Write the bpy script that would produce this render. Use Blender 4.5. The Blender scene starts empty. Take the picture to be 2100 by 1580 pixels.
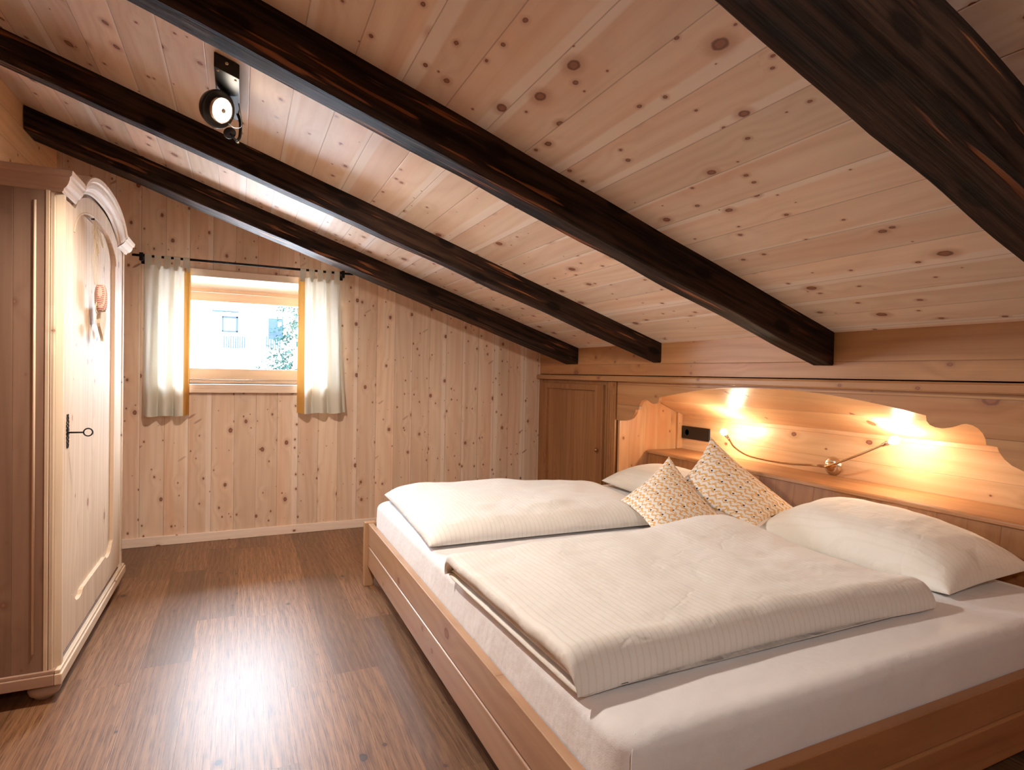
import bpy, bmesh, math, random
from mathutils import Vector, Matrix, noise as mn

C = bpy.context.scene
COL = C.collection
random.seed(7)

# ------------------------------------------------------------------ camera
yaw, pit, rol = map(math.radians, (25.008, -1.029, 1.1787))
fw = Vector((math.sin(yaw)*math.cos(pit), math.cos(yaw)*math.cos(pit), math.sin(pit)))
rt = fw.cross(Vector((0, 0, 1))).normalized(); up = rt.cross(fw)
cr, sr = math.cos(rol), math.sin(rol)
rt, up = cr*rt + sr*up, -sr*rt + cr*up
cam = bpy.data.cameras.new('camera'); cam.sensor_width = 36.0
cam.lens = 1194.4/2100*36.0; cam.clip_start = .02; cam.clip_end = 200
co = bpy.data.objects.new('camera', cam); COL.objects.link(co)
M3 = Matrix((rt, up, -fw)).transposed().to_4x4(); M3.translation = (0, 0, 1.25)
co.matrix_world = M3
C.camera = co

# ------------------------------------------------------------------ light
WORLD = 54.0        # snowy daylight outside
SPOT = 92.0         # ceiling spotlight
BULB = 225.0         # reading-lamp bulbs (emission)
w = bpy.data.worlds.new('daylight'); C.world = w; w.use_nodes = True
w.node_tree.nodes['Background'].inputs[0].default_value = (.74, .87, 1.0, 1)
w.node_tree.nodes['Background'].inputs[1].default_value = WORLD
C.view_settings.view_transform = 'Standard'; C.view_settings.look = 'None'
C.view_settings.gamma = 1; C.view_settings.use_curve_mapping = False
C.view_settings.exposure = 0.62

def portal(loc, rot, sx, sy):
    l = bpy.data.lights.new('window_portal', 'AREA'); l.shape = 'RECTANGLE'; l.size = sx; l.size_y = sy
    l.cycles.is_portal = True
    o = bpy.data.objects.new('window_portal', l); COL.objects.link(o); o.location = loc; o.rotation_euler = rot
portal((.05, 5.06, 1.5), (math.radians(-90), 0, 0), 1.14, .8)

def spot(name, loc, direction, power, col, size=150, rad=.05, blend=.6):
    l = bpy.data.lights.new(name, 'SPOT'); l.energy = power; l.color = col
    l.spot_size = math.radians(size); l.spot_blend = blend; l.shadow_soft_size = rad
    o = bpy.data.objects.new(name, l); COL.objects.link(o); o.location = loc
    o.rotation_euler = Vector(direction).to_track_quat('-Z', 'Y').to_euler()
spot('spotlight_beam', (-.045, 2.375, 2.135), (.20, .12, -1), SPOT, (1, .90, .78), size=164, blend=.7)
spot('added_fill_beam', (.30, -.60, 2.02), (.35, .75, -.75), SPOT*.42, (1, .93, .86), size=140, rad=.06)  # fill light added behind the camera to brighten the near bed side
sn = bpy.data.lights.new('low_winter_sun', 'SUN'); sn.energy = 90; sn.angle = math.radians(.8); sn.color = (1, .96, .90)
so_ = bpy.data.objects.new('low_winter_sun', sn); COL.objects.link(so_); so_.location = (-3, 12, 6)
so_.rotation_euler = Vector((1.9, -1.0, -.45)).to_track_quat('-Z', 'Y').to_euler()

# ------------------------------------------------------------------ node helpers
class NT:
    def __init__(s, name):
        s.m = bpy.data.materials.new(name); s.m.use_nodes = True
        s.t = s.m.node_tree; s.b = s.t.nodes['Principled BSDF']; s.out = s.t.nodes['Material Output']
    def n(s, ty, **k):
        x = s.t.nodes.new(ty)
        for a, b in k.items(): setattr(x, a, b)
        return x
    def put(s, sock, v):
        if v is None: return
        if hasattr(v, 'links') or isinstance(v, bpy.types.NodeSocket): s.t.links.new(v, sock)
        else: sock.default_value = v
    def ma(s, op, a, b=None, c=None, clamp=False):
        x = s.n('ShaderNodeMath', operation=op, use_clamp=clamp)
        s.put(x.inputs[0], a)
        if b is not None: s.put(x.inputs[1], b)
        if c is not None: s.put(x.inputs[2], c)
        return x.outputs[0]
    def vec(s, a, b, c):
        x = s.n('ShaderNodeCombineXYZ')
        for i, v in enumerate((a, b, c)): s.put(x.inputs[i], v)
        return x.outputs[0]
    def noise(s, v, scale=1, detail=2, rough=.5):
        x = s.n('ShaderNodeTexNoise'); s.put(x.inputs['Vector'], v)
        x.inputs['Scale'].default_value = scale; x.inputs['Detail'].default_value = detail
        x.inputs['Roughness'].default_value = rough
        return x.outputs['Fac']
    def ss(s, v, a, b, lo=0., hi=1.):
        x = s.n('ShaderNodeMapRange', interpolation_type='SMOOTHSTEP'); s.put(x.inputs['Value'], v)
        s.put(x.inputs['From Min'], a); s.put(x.inputs['From Max'], b)
        s.put(x.inputs['To Min'], lo); s.put(x.inputs['To Max'], hi)
        return x.outputs[0]
    def mix(s, f, a, b, mode='MIX'):
        x = s.n('ShaderNodeMix', data_type='RGBA', blend_type=mode)
        s.put(x.inputs['Factor'], f)
        s.put(x.inputs[6], a if not isinstance(a, tuple) else (*a[:3], 1))
        s.put(x.inputs[7], b if not isinstance(b, tuple) else (*b[:3], 1))
        return x.outputs[2]
    def bump(s, h, strength=.3, dist=.002):
        x = s.n('ShaderNodeBump'); x.inputs['Strength'].default_value = strength
        x.inputs['Distance'].default_value = dist; s.put(x.inputs['Height'], h)
        s.t.links.new(x.outputs[0], s.b.inputs['Normal'])
    def col(s, v, rough=.5, metal=0., spec=None):
        s.put(s.b.inputs['Base Color'], v if not isinstance(v, tuple) else (*v[:3], 1))
        s.put(s.b.inputs['Roughness'], rough); s.b.inputs['Metallic'].default_value = metal
        if spec is not None: s.b.inputs['Specular IOR Level'].default_value = spec
        return s.m
    def uvw(s, U, V, W):
        tc = s.n('ShaderNodeTexCoord'); sp = s.n('ShaderNodeSeparateXYZ')
        s.t.links.new(tc.outputs['Object'], sp.inputs[0])
        d = {'x': sp.outputs[0], 'y': sp.outputs[1], 'z': sp.outputs[2]}
        return d[U], d[V], d[W]

def wood(name, U, V, pw=.15, light=(.72, .5, .35), dark=(.56, .34, .21), knot=(.17, .06, .03),
         kscale=6.5, kprob=.5, krad=.075, tone=.10, seam=.0028, rough=.45, off=0., seed=0., vs=1.,
         ring=.5, ringf=16., seamcol=.5, joint=None, hue=.35, spec=.4, halo=.35, fine=.3, pores=0., sap=0., spike=0., sb=1.):
    n = NT(name); Wx = [a for a in 'xyz' if a not in (U, V)][0]
    u, v, w_ = n.uvw(U, V, Wx)
    if vs != 1.: v = n.ma('MULTIPLY', v, vs)
    t = n.ma('DIVIDE', n.ma('ADD', v, off + 60*pw), pw)
    idn = n.ma('FLOOR', t); fr = n.ma('FRACT', t)
    if joint:
        wn0 = n.n('ShaderNodeTexWhiteNoise', noise_dimensions='1D'); n.put(wn0.inputs['W'], n.ma('ADD', idn, seed+.37))
        tj = n.ma('ADD', n.ma('DIVIDE', u, joint), n.ma('MULTIPLY', wn0.outputs['Value'], 7.3))
        jid = n.ma('FLOOR', tj); jf = n.ma('FRACT', tj)
        key = n.ma('ADD', n.ma('MULTIPLY', jid, 13.7), idn)
    else: key = idn
    wn = n.n('ShaderNodeTexWhiteNoise', noise_dimensions='1D'); n.put(wn.inputs['W'], n.ma('ADD', key, seed))
    sp = n.n('ShaderNodeSeparateColor'); n.t.links.new(wn.outputs['Color'], sp.inputs[0])
    r, g, b = sp.outputs
    uu = n.ma('ADD', u, n.ma('MULTIPLY', r, 37.))
    # knots
    def knots(sc, prob, rad):
        vo = n.n('ShaderNodeTexVoronoi', voronoi_dimensions='2D', feature='F1')
        vo.inputs['Scale'].default_value = 1.0
        wob = n.ma('MULTIPLY', n.noise(n.vec(n.ma('MULTIPLY', uu, 30), n.ma('MULTIPLY', v, 30), 0), 1, 1), .0)
        n.put(vo.inputs['Vector'], n.vec(n.ma('MULTIPLY', uu, sc*.72), n.ma('ADD', n.ma('MULTIPLY', v, sc), n.ma('MULTIPLY', g, 9.)), 0))
        s2 = n.n('ShaderNodeSeparateColor'); n.t.links.new(vo.outputs['Color'], s2.inputs[0])
        d = n.ma('ADD', vo.outputs['Distance'], n.ma('MULTIPLY', n.ma('SUBTRACT', n.noise(n.vec(n.ma('MULTIPLY', uu, 60), n.ma('MULTIPLY', v, 60), 0), 1, 1), .5), .035))
        pres = n.ma('LESS_THAN', s2.outputs[0], prob)
        kr = n.ma('MULTIPLY', n.ma('ADD', n.ma('MULTIPLY', n.ma('POWER', s2.outputs[1], 1.6), 1.1), .38), rad)
        q = n.ma('DIVIDE', d, kr)
        core = n.ma('MULTIPLY', n.ss(q, 1.1, .75), pres)
        hal = n.ma('MULTIPLY', n.ss(q, 3.0, 1.0), pres)
        ringk = n.ma('MULTIPLY', n.ss(n.ma('ABSOLUTE', n.ma('SUBTRACT', q, .82)), .38, .05), pres)
        return core, hal, ringk, n.ma('MULTIPLY', n.ss(d, .45, .0), pres)
    c1, h1, k1, dd = knots(kscale, kprob, krad)
    c2, h2, k2, _ = knots(kscale*1.9, kprob*.45, krad*.9)
    core = n.ma('MAXIMUM', c1, c2); hal = n.ma('MAXIMUM', h1, n.ma('MULTIPLY', h2, .7))
    fineN = n.noise(n.vec(n.ma('MULTIPLY', uu, 2.2), n.ma('MULTIPLY', v, 95), n.ma('MULTIPLY', w_, 95)), 1, 3, .6)
    broad = n.noise(n.vec(n.ma('MULTIPLY', uu, .8), n.ma('MULTIPLY', v, 13), n.ma('MULTIPLY', w_, 13)), 1, 2)
    rn = n.noise(n.vec(n.ma('MULTIPLY', uu, .75), n.ma('ADD', n.ma('MULTIPLY', v, 4.), n.ma('MULTIPLY', b, 11)), n.ma('MULTIPLY', w_, 4)), 1, 1)
    rc = n.ma('ADD', n.ma('ADD', n.ma('MULTIPLY', v, ringf), n.ma('MULTIPLY', rn, 5.5)), n.ma('MULTIPLY', dd, .8))
    rg = n.ma('POWER', n.ma('PINGPONG', rc, .5), 1.3)
    rg = n.ma('MULTIPLY', rg, 2.4)
    f = n.ma('ADD', n.ma('MULTIPLY', fineN, fine), n.ma('ADD', n.ma('MULTIPLY', rg, ring*.36), n.ma('MULTIPLY', broad, .55)))
    f = n.ss(f, .22, .92)
    cc = n.mix(f, light, dark)
    # reddish heartwood streaks per board
    redn = n.ss(n.noise(n.vec(n.ma('MULTIPLY', uu, .5), n.ma('MULTIPLY', v, 8.), n.ma('MULTIPLY', w_, 8.)), 1, 1), .45, .7)
    cc = n.mix(n.ma('MULTIPLY', redn, hue), cc, (dark[0]*1.12, dark[1]*.84, dark[2]*.74))
    mul = n.ma('ADD', n.ma('MULTIPLY', n.ma('SUBTRACT', g, .5), 2*tone), 1.)
    cm = n.n('ShaderNodeVectorMath', operation='SCALE'); n.put(cm.inputs[0], cc); n.put(cm.inputs['Scale'], mul)
    cc = cm.outputs[0]
    if sap:
        sd_ = n.ma('GREATER_THAN', b, .5)
        e_ = n.ma('ADD', n.ma('MULTIPLY', fr, sd_), n.ma('MULTIPLY', n.ma('SUBTRACT', 1., fr), n.ma('SUBTRACT', 1., sd_)))
        e_ = n.ma('ADD', e_, n.ma('MULTIPLY', n.ma('SUBTRACT', n.noise(n.vec(n.ma('MULTIPLY', uu, 1.1), n.ma('MULTIPLY', b, 30), 0), 1, 2), .5), .22))
        wd_ = n.ma('MULTIPLY', n.ma('SUBTRACT', r, .25), .42)
        cc = n.mix(n.ma('MULTIPLY', n.ss(n.ma('SUBTRACT', wd_, e_), -.02, .05), sap), cc, (min(.95, light[0]*1.10), min(.92, light[1]*1.22), min(.9, light[2]*1.40)))
    if spike:
        ca, sa = math.cos(.95), math.sin(.95)
        vg = n.ma('ADD', v, n.ma('MULTIPLY', g, 3.))
        A_ = n.ma('ADD', n.ma('MULTIPLY', uu, ca), n.ma('MULTIPLY', vg, sa)); B_ = n.ma('SUBTRACT', n.ma('MULTIPLY', vg, ca), n.ma('MULTIPLY', uu, sa))
        v3 = n.n('ShaderNodeTexVoronoi', voronoi_dimensions='2D'); v3.inputs['Scale'].default_value = 1.
        n.put(v3.inputs['Vector'], n.vec(n.ma('MULTIPLY', A_, 3.4), n.ma('MULTIPLY', B_, 14.), 0))
        s3 = n.n('ShaderNodeSeparateColor'); n.t.links.new(v3.outputs['Color'], s3.inputs[0])
        m3 = n.ma('MULTIPLY', n.ss(v3.outputs['Distance'], .13, .07), n.ma('LESS_THAN', s3.outputs[0], spike))
        cc = n.mix(n.ma('MULTIPLY', m3, n.ma('ADD', n.ma('MULTIPLY', s3.outputs[1], .5), .3)), cc, (dark[0]*.50, dark[1]*.32, dark[2]*.28))
    cc = n.mix(n.ma('MULTIPLY', hal, halo), cc, (dark[0]*.72, dark[1]*.52, dark[2]*.42))
    cc = n.mix(n.ma('MULTIPLY', core, .92), cc, (knot[0]*1.7, knot[1]*1.7, knot[2]*1.8))
    cc = n.mix(n.ma('MULTIPLY', n.ma('MAXIMUM', k1, k2), .75), cc, knot)
    if pores:
        po = n.noise(n.vec(n.ma('MULTIPLY', uu, 7), n.ma('MULTIPLY', v, 260), n.ma('MULTIPLY', w_, 200)), 1, 3, .7)
        cc = n.mix(n.ma('MULTIPLY', n.ss(po, .46, .64), pores), cc, (dark[0]*.45, dark[1]*.4, dark[2]*.38))
    ed = n.ma('MULTIPLY', n.ma('MINIMUM', fr, n.ma('SUBTRACT', 1., fr)), pw)
    if joint:
        ej = n.ma('MULTIPLY', n.ma('MINIMUM', jf, n.ma('SUBTRACT', 1., jf)), joint); ed = n.ma('MINIMUM', ed, ej)
    sm = n.ss(ed, 0., seam, 1., 0.)
    if seam > 0:
        cc = n.mix(n.ma('MULTIPLY', sm, seamcol), cc, (dark[0]*.3, dark[1]*.24, dark[2]*.2))
        h = n.ma('SUBTRACT', n.ma('MULTIPLY', fineN, .12 if sb == 1. else .3), n.ma('MULTIPLY', sm, sb))
    else: h = n.ma('MULTIPLY', fineN, .12)
    n.bump(h, .35, .003)
    return n.col(cc, rough, 0, spec)

def dark_wood(name):
    n = NT(name); u, v, w_ = n.uvw('x', 'y', 'z')
    oi = n.n('ShaderNodeObjectInfo'); uu = n.ma('ADD', u, n.ma('MULTIPLY', oi.outputs['Random'], 31))
    a = n.noise(n.vec(n.ma('MULTIPLY', uu, 1.6), n.ma('MULTIPLY', v, 34), n.ma('MULTIPLY', w_, 34)), 1, 4, .65)
    bb = n.noise(n.vec(n.ma('MULTIPLY', uu, 3), n.ma('MULTIPLY', v, 7), n.ma('MULTIPLY', w_, 7)), 1, 3)
    cc = n.mix(n.ss(a, .35, .72), (.009, .0045, .0035), (.060, .030, .018))
    cc = n.mix(n.ma('MULTIPLY', n.ss(bb, .5, .75), .5), cc, (.05, .032, .022))
    s1 = n.noise(n.vec(n.ma('MULTIPLY', uu, 2.6), n.ma('MULTIPLY', v, 42), n.ma('MULTIPLY', w_, 42)), 1, 2, .5)
    s2 = n.noise(n.vec(n.ma('MULTIPLY', uu, 1.1), n.ma('MULTIPLY', v, 5), n.ma('MULTIPLY', w_, 5)), 1, 1)
    scr = n.ma('MULTIPLY', n.ss(s1, .575, .64), n.ss(s2, .50, .58))
    cc = n.mix(n.ma('MULTIPLY', scr, .75), cc, (.34, .12, .045))
    vo = n.n('ShaderNodeTexVoronoi', voronoi_dimensions='2D'); vo.inputs['Scale'].default_value = 1
    n.put(vo.inputs['Vector'], n.vec(n.ma('MULTIPLY', uu, 2.6), n.ma('MULTIPLY', n.ma('ADD', v, w_), 5.5), 0))
    cc = n.mix(n.ma('MULTIPLY', n.ss(vo.outputs['Distance'], .16, .09), .8), cc, (.008, .004, .003))
    n.bump(n.ma('ADD', a, n.ma('ADD', n.ma('MULTIPLY', scr, -.5), n.ma('MULTIPLY', bb, .8))), .9, .006)
    return n.col(cc, .65, 0, .14)

def plain(name, c, rough=.5, metal=0., spec=None, bump=0, bscale=200):
    n = NT(name)
    tc = n.n('ShaderNodeTexCoord')
    f = n.noise(tc.outputs['Object'], bscale, 2)
    cc = n.mix(n.ma('MULTIPLY', f, .18), c, tuple(x*.8 for x in c))
    if bump: n.bump(f, bump, .001)
    return n.col(cc, rough, metal, spec)

def emit(name, c, s):
    n = NT(name); n.col(c, .4)
    n.b.inputs['Emission Color'].default_value = (*c, 1); n.b.inputs['Emission Strength'].default_value = s
    return n.m

def linen(name, base, stripe=None, pitch=.022, axis='x', strength=.12, rough=.85, sheen=.3, crease=.12):
    n = NT(name); u, v, w_ = n.uvw('x', 'y', 'z')
    tc = n.n('ShaderNodeTexCoord')
    f = n.noise(tc.outputs['Object'], 5, 3); wv = n.noise(tc.outputs['Object'], 420, 1)
    cc = n.mix(n.ma('MULTIPLY', f, .10), base, tuple(x*.85 for x in base))
    h = n.ma('MULTIPLY', wv, .35)
    if stripe:
        s = n.ma('ADD', {'x': u, 'y': v}[axis], n.ma('MULTIPLY', n.noise(tc.outputs['Object'], 3, 1), .03))
        p = n.ma('FRACT', n.ma('DIVIDE', s, pitch))
        st = n.ma('MULTIPLY', n.ss(p, .0, .08), n.ss(p, .30, .22))
        cc = n.mix(n.ma('MULTIPLY', st, strength), cc, stripe)
        h = n.ma('ADD', h, n.ma('MULTIPLY', st, .25))
    wr = n.ma('ABSOLUTE', n.ma('SUBTRACT', n.noise(n.vec(n.ma('MULTIPLY', u, 5), n.ma('MULTIPLY', v, 6), n.ma('MULTIPLY', w_, 6)), 1, 3, .5), .5))
    wr = n.ma('SUBTRACT', n.noise(n.vec(n.ma('MULTIPLY', u, 9), n.ma('MULTIPLY', v, 11), n.ma('MULTIPLY', w_, 9)), 1, 3, .5), n.ma('MULTIPLY', n.ss(wr, .05, .0), crease))
    n.bump(n.ma('ADD', n.ma('MULTIPLY', wr, 7.), h), .35, .0035)
    n.b.inputs['Sheen Weight'].default_value = sheen
    return n.col(cc, rough, 0, .2)

# ------------------------------------------------------------------ mesh helpers
class MB:
    def __init__(s): s.v = []; s.f = []; s.uv = None
    def add(s, vs, fs):
        k = len(s.v); s.v += [tuple(p) for p in vs]; s.f += [[k+i for i in f] for f in fs]; return s
    def box(s, x0, x1, y0, y1, z0, z1):
        vs = [(x, y, z) for z in (z0, z1) for x, y in ((x0, y0), (x1, y0), (x1, y1), (x0, y1))]
        return s.add(vs, [(3, 2, 1, 0), (4, 5, 6, 7), (0, 1, 5, 4), (1, 2, 6, 5), (2, 3, 7, 6), (3, 0, 4, 7)])
    def prism(s, poly, axis, a, b):
        def P(p, t):
            return {'x': (t, p[0], p[1]), 'y': (p[0], t, p[1]), 'z': (p[0], p[1], t)}[axis]
        n = len(poly)
        vs = [P(p, a) for p in poly] + [P(p, b) for p in poly]
        return s.add(vs, [list(range(n))[::-1], list(range(n, 2*n))] + [(i, (i+1) % n, n+(i+1) % n, n+i) for i in range(n)])
    def tube(s, pts, r, seg=10, cap=True, rr=None):
        pts = [Vector(p) for p in pts]; rings = []
        t0 = (pts[1]-pts[0]).normalized()
        nv = t0.orthogonal().normalized()
        for i, p in enumerate(pts):
            t = (pts[min(i+1, len(pts)-1)]-pts[max(i-1, 0)]).normalized()
            nv = (nv - t*nv.dot(t)).normalized(); bv = t.cross(nv)
            ri = rr[i] if rr else r
            rings.append([p + (nv*math.cos(2*math.pi*k/seg) + bv*math.sin(2*math.pi*k/seg))*ri for k in range(seg)])
        vs = [v for rg in rings for v in rg]; fs = []
        for i in range(len(pts)-1):
            for k in range(seg):
                a = i*seg+k; b = i*seg+(k+1) % seg
                fs.append((a, b, b+seg, a+seg))
        if cap: fs.append(list(range(seg))[::-1]); fs.append([len(vs)-seg+k for k in range(seg)])
        return s.add(vs, fs)
    def lathe(s, prof, c, axis=(0, 0, 1), seg=28):
        ax = Vector(axis).normalized(); e1 = ax.orthogonal().normalized(); e2 = ax.cross(e1); c = Vector(c)
        vs = []; n = len(prof)
        for k in range(seg):
            a = 2*math.pi*k/seg; d = e1*math.cos(a)+e2*math.sin(a)
            for r, h in prof: vs.append(c + d*max(r, .0001) + ax*h)
        fs = [(k*n+i, ((k+1) % seg)*n+i, ((k+1) % seg)*n+i+1, k*n+i+1) for k in range(seg) for i in range(n-1)]
        return s.add(vs, fs)
    def grid(s, fn, nu, nv, closeu=False):
        vs = [fn(i/(nu-1 if not closeu else nu), j/(nv-1)) for i in range(nu) for j in range(nv)]
        fs = [(i*nv+j, ((i+1) % nu)*nv+j, ((i+1) % nu)*nv+j+1, i*nv+j+1) for i in range(nu if closeu else nu-1) for j in range(nv-1)]
        return s.add(vs, fs)
    def build(s, name, mat, parent=None, smooth=False, bevel=0, seg=2, solid=0, sub=0, weld=False):
        me = bpy.data.meshes.new(name)
        off = wloc(parent) if parent else Vector((0, 0, 0))
        me.from_pydata([tuple(Vector(p)-off) for p in s.v], [], s.f); me.update()
        bm = bmesh.new(); bm.from_mesh(me)
        if weld: bmesh.ops.remove_doubles(bm, verts=bm.verts, dist=1e-5)
        bmesh.ops.recalc_face_normals(bm, faces=bm.faces)
        bm.to_mesh(me); bm.free()
        me.materials.append(mat)
        if smooth:
            for p in me.polygons: p.use_smooth = True
        o = bpy.data.objects.new(name, me); COL.objects.link(o)
        if parent: o.parent = parent
        if solid:
            m = o.modifiers.new('solid', 'SOLIDIFY'); m.thickness = solid; m.offset = 0
        if bevel:
            m = o.modifiers.new('bevel', 'BEVEL'); m.width = bevel; m.segments = seg; m.limit_method = 'ANGLE'; m.angle_limit = math.radians(35)
        if sub:
            m = o.modifiers.new('sub', 'SUBSURF'); m.levels = sub; m.render_levels = sub
        return o

def wloc(o):
    v = Vector((0, 0, 0))
    while o is not None: v += Vector(o.location); o = o.parent
    return v
def box(*a): return MB().box(*a)
def thing(name, label, cat, loc=(0, 0, 0), group=None):
    o = bpy.data.objects.new(name, None); COL.objects.link(o); o.location = loc; o.empty_display_size = .05
    return tag(o, label, cat, group)
def tag(o, label, cat, group=None):
    o['label'] = label; o['category'] = cat
    if group: o['group'] = group
    return o
def struct(o, label=None):
    o['kind'] = 'structure'
    if label: o['label'] = label
    return o

# ------------------------------------------------------------------ dimensions
XF = 2.489; SL = .3355; D = 4.73; XL = -1.10; YN = -1.60
def cz(x): return 1.475 + (XF-x)*SL
YC = 2.23                         # centre of the alcove arch

# ------------------------------------------------------------------ materials
PL = (.82, .625, .47); PD = (.63, .415, .27)
M = {}
M['wall_v'] = wood('pine_wall_vertical_boards', 'z', 'x', .1475, PL, PD, off=.038, tone=.09, kprob=.70, krad=.065, kscale=7.5, hue=.28, sap=.5, spike=.09)
M['wall_l'] = wood('pine_wall_side_boards_glow_tint', 'y', 'z', .15, (.82, .48, .25), (.62, .31, .135), tone=.08, kprob=.4, seed=5)  # pine turned more orange, the warm glow above the wardrobe is in the colour
M['ceil'] = wood('pine_ceiling_boards', 'y', 'x', .151, (.88, .71, .57), (.71, .51, .375), off=-.018*1.055, vs=1.055, tone=.11, kprob=.55, krad=.070, kscale=6.2, seed=11, hue=.25, halo=.6, rough=.5, sap=.6)
M['knee'] = wood('spruce_horizontal_boards', 'y', 'z', .145, (.50, .262, .118), (.33, .145, .055), off=-.035, tone=.12, kprob=.3, kscale=5, krad=.07, seed=3, hue=.35, rough=.42)  # darker, oranger spruce, lowered further so the colour holds some shade
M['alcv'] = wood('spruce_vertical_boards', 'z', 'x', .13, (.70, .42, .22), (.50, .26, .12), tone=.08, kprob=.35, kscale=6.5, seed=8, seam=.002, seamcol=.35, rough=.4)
M['alcy'] = wood('spruce_vertical_boards_wide', 'z', 'y', .12, (.36, .170, .066), (.22, .085, .028), tone=.12, kprob=.3, kscale=6, krad=.07, seed=18, seam=.002, seamcol=.4, rough=.38)  # dark spruce of the cupboard, part of its shade is in the colour
M['alch'] = wood('spruce_alcove_back_boards', 'y', 'z', .135, (.80, .55, .32), (.62, .37, .19), off=.0, tone=.1, kprob=.28, kscale=5.5, seed=21, seamcol=.3, rough=.36)
M['trimy'] = wood('spruce_trim_along_wall', 'y', 'z', .4, (.50, .265, .12), (.33, .148, .058), kprob=.15, seam=0, seed=2, rough=.38)
M['bedy'] = wood('beech_rail_long_shaded', 'y', 'z', .6, (.48, .295, .18), (.35, .195, .11), kprob=.28, kscale=4, krad=.055, seam=0, seed=4, rough=.35, tone=0, halo=.2)  # beech darkened, the colour carries the weaker light on this rail
M['bedx'] = wood('beech_rail_cross_shaded', 'x', 'z', .6, (.42, .20, .085), (.30, .125, .048), kprob=.22, kscale=4, krad=.05, seam=0, seed=14, rough=.35, tone=0, halo=.2)  # darker beech: shade at the near end of the bed is painted in
M['bedz'] = wood('beech_post', 'z', 'x', .6, (.52, .30, .17), (.38, .20, .10), kprob=0, seam=0, seed=24, rough=.4, tone=0)
WL = (.70, .545, .40); WD = (.52, .36, .235)
M['wz'] = wood('old_pine_upright', 'z', 'y', .32, WL, WD, kprob=.35, kscale=4.6, krad=.06, seam=.0012, seamcol=.3, seed=31, rough=.62, tone=.05, knot=(.2, .1, .06), hue=.15)
M['wzs'] = wood('old_pine_side_boards_shaded', 'z', 'x', .11, (.29, .18, .125), (.19, .107, .070), kprob=.35, kscale=6, krad=.07, seam=.0012, seamcol=.35, seed=33, rough=.48, tone=.06, knot=(.16, .08, .05), hue=.2)  # same pale pine; the dim side's shade is put into this colour
M['wy'] = wood('old_pine_moulding', 'y', 'z', .5, WL, WD, kprob=.1, seam=0, seed=35, rough=.6, tone=0, hue=.15)
M['wx'] = wood('old_pine_side_moulding_shaded', 'x', 'z', .5, (.44, .295, .215), (.32, .20, .14), kprob=.12, seam=0, seed=36, rough=.45, tone=0, hue=.2)  # moulding pine darkened: shade on the wardrobe sides is in the tone
M['base'] = wood('pine_baseboard', 'x', 'z', .5, (.90, .74, .62), (.80, .60, .47), kprob=.15, seam=0, seed=41, tone=0)
M['win'] = wood('pine_window_frame', 'x', 'z', .5, (.86, .70, .56), (.78, .56, .40), kprob=0, seam=0, seed=43, tone=0, rough=.4, hue=.1)
M['sash'] = wood('larch_window_sash', 'x', 'z', .5, (.84, .58, .38), (.72, .43, .25), kprob=0, seam=0, seed=44, tone=0, rough=.4, ringf=60)
M['floor'] = wood('oak_laminate_floor', 'y', 'x', .1815, (.36, .185, .088), (.175, .080, .035), knot=(.035, .02, .015), off=.0, tone=.36, kprob=.32, kscale=4.2, krad=.045, seam=.0014, seamcol=.45, joint=1.25, seed=51, rough=.42, ring=.6, ringf=34, hue=.15, fine=.6, pores=.8, spec=.5, halo=.5, sb=.15)
M['beam'] = dark_wood('dark_stained_beam')
M['sheet'] = linen('white_cotton_sheet', (.80, .78, .79), crease=0.)
M['duvet'] = linen('cream_striped_damask', (.82, .79, .75), (.70, .62, .52), .021, 'x', .38)
M['pillow'] = linen('cream_cotton_pillowcase', (.85, .81, .74), (.76, .70, .60), .021, 'x', .25)
M['brass'] = plain('brushed_antique_brass', (.50, .33, .17), .28, 1.0, bscale=60)
M['steel'] = plain('brushed_nickel', (.72, .64, .54), .25, 1.0, bscale=60)
M['iron'] = plain('black_iron', (.012, .012, .014), .5, .6)
M['blackplastic'] = plain('black_plastic', (.010, .010, .010), .35)
M['blackmetal'] = plain('black_painted_metal', (.014, .014, .016), .38, .2)
M['bulb'] = emit('lit_warm_bulb', (1, .80, .56), BULB)
M['led'] = emit('lit_spot_lens', (1, .88, .72), 12)
M['white'] = plain('off_white_paint', (.80, .78, .74), .5)
M['snow'] = plain('snow', (.88, .9, .93), .8, bscale=3)
M['plaster'] = plain('white_render', (.85, .86, .88), .8, bscale=2)
M['dkglass'] = plain('dark_window_pane', (.007, .010, .014), .6)
M['bluegrey'] = plain('grey_blue_painted_wood', (.010, .014, .021), .8, spec=0.)
M['fir'] = plain('dark_fir_needles', (.007, .014, .012), .9, spec=0., bscale=40)
M['bark'] = plain('fir_bark', (.05, .035, .03), .9)
M['cord'] = plain('jute_cord', (.62, .48, .34), .9)
M['heart'] = plain('cream_felt', (.66, .52, .36), .9)

n = NT('red_white_woven_cloth'); u, v, w_ = n.uvw('x', 'y', 'z')
a = n.ma('GREATER_THAN', n.ma('FRACT', n.ma('MULTIPLY', w_, 120)), .6)
b = n.ma('GREATER_THAN', n.ma('FRACT', n.ma('MULTIPLY', v, 105)), .45)
M['red'] = n.col(n.mix(n.ma('MULTIPLY', a, b), (.50, .38, .30), (.36, .035, .025)), .8)

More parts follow.
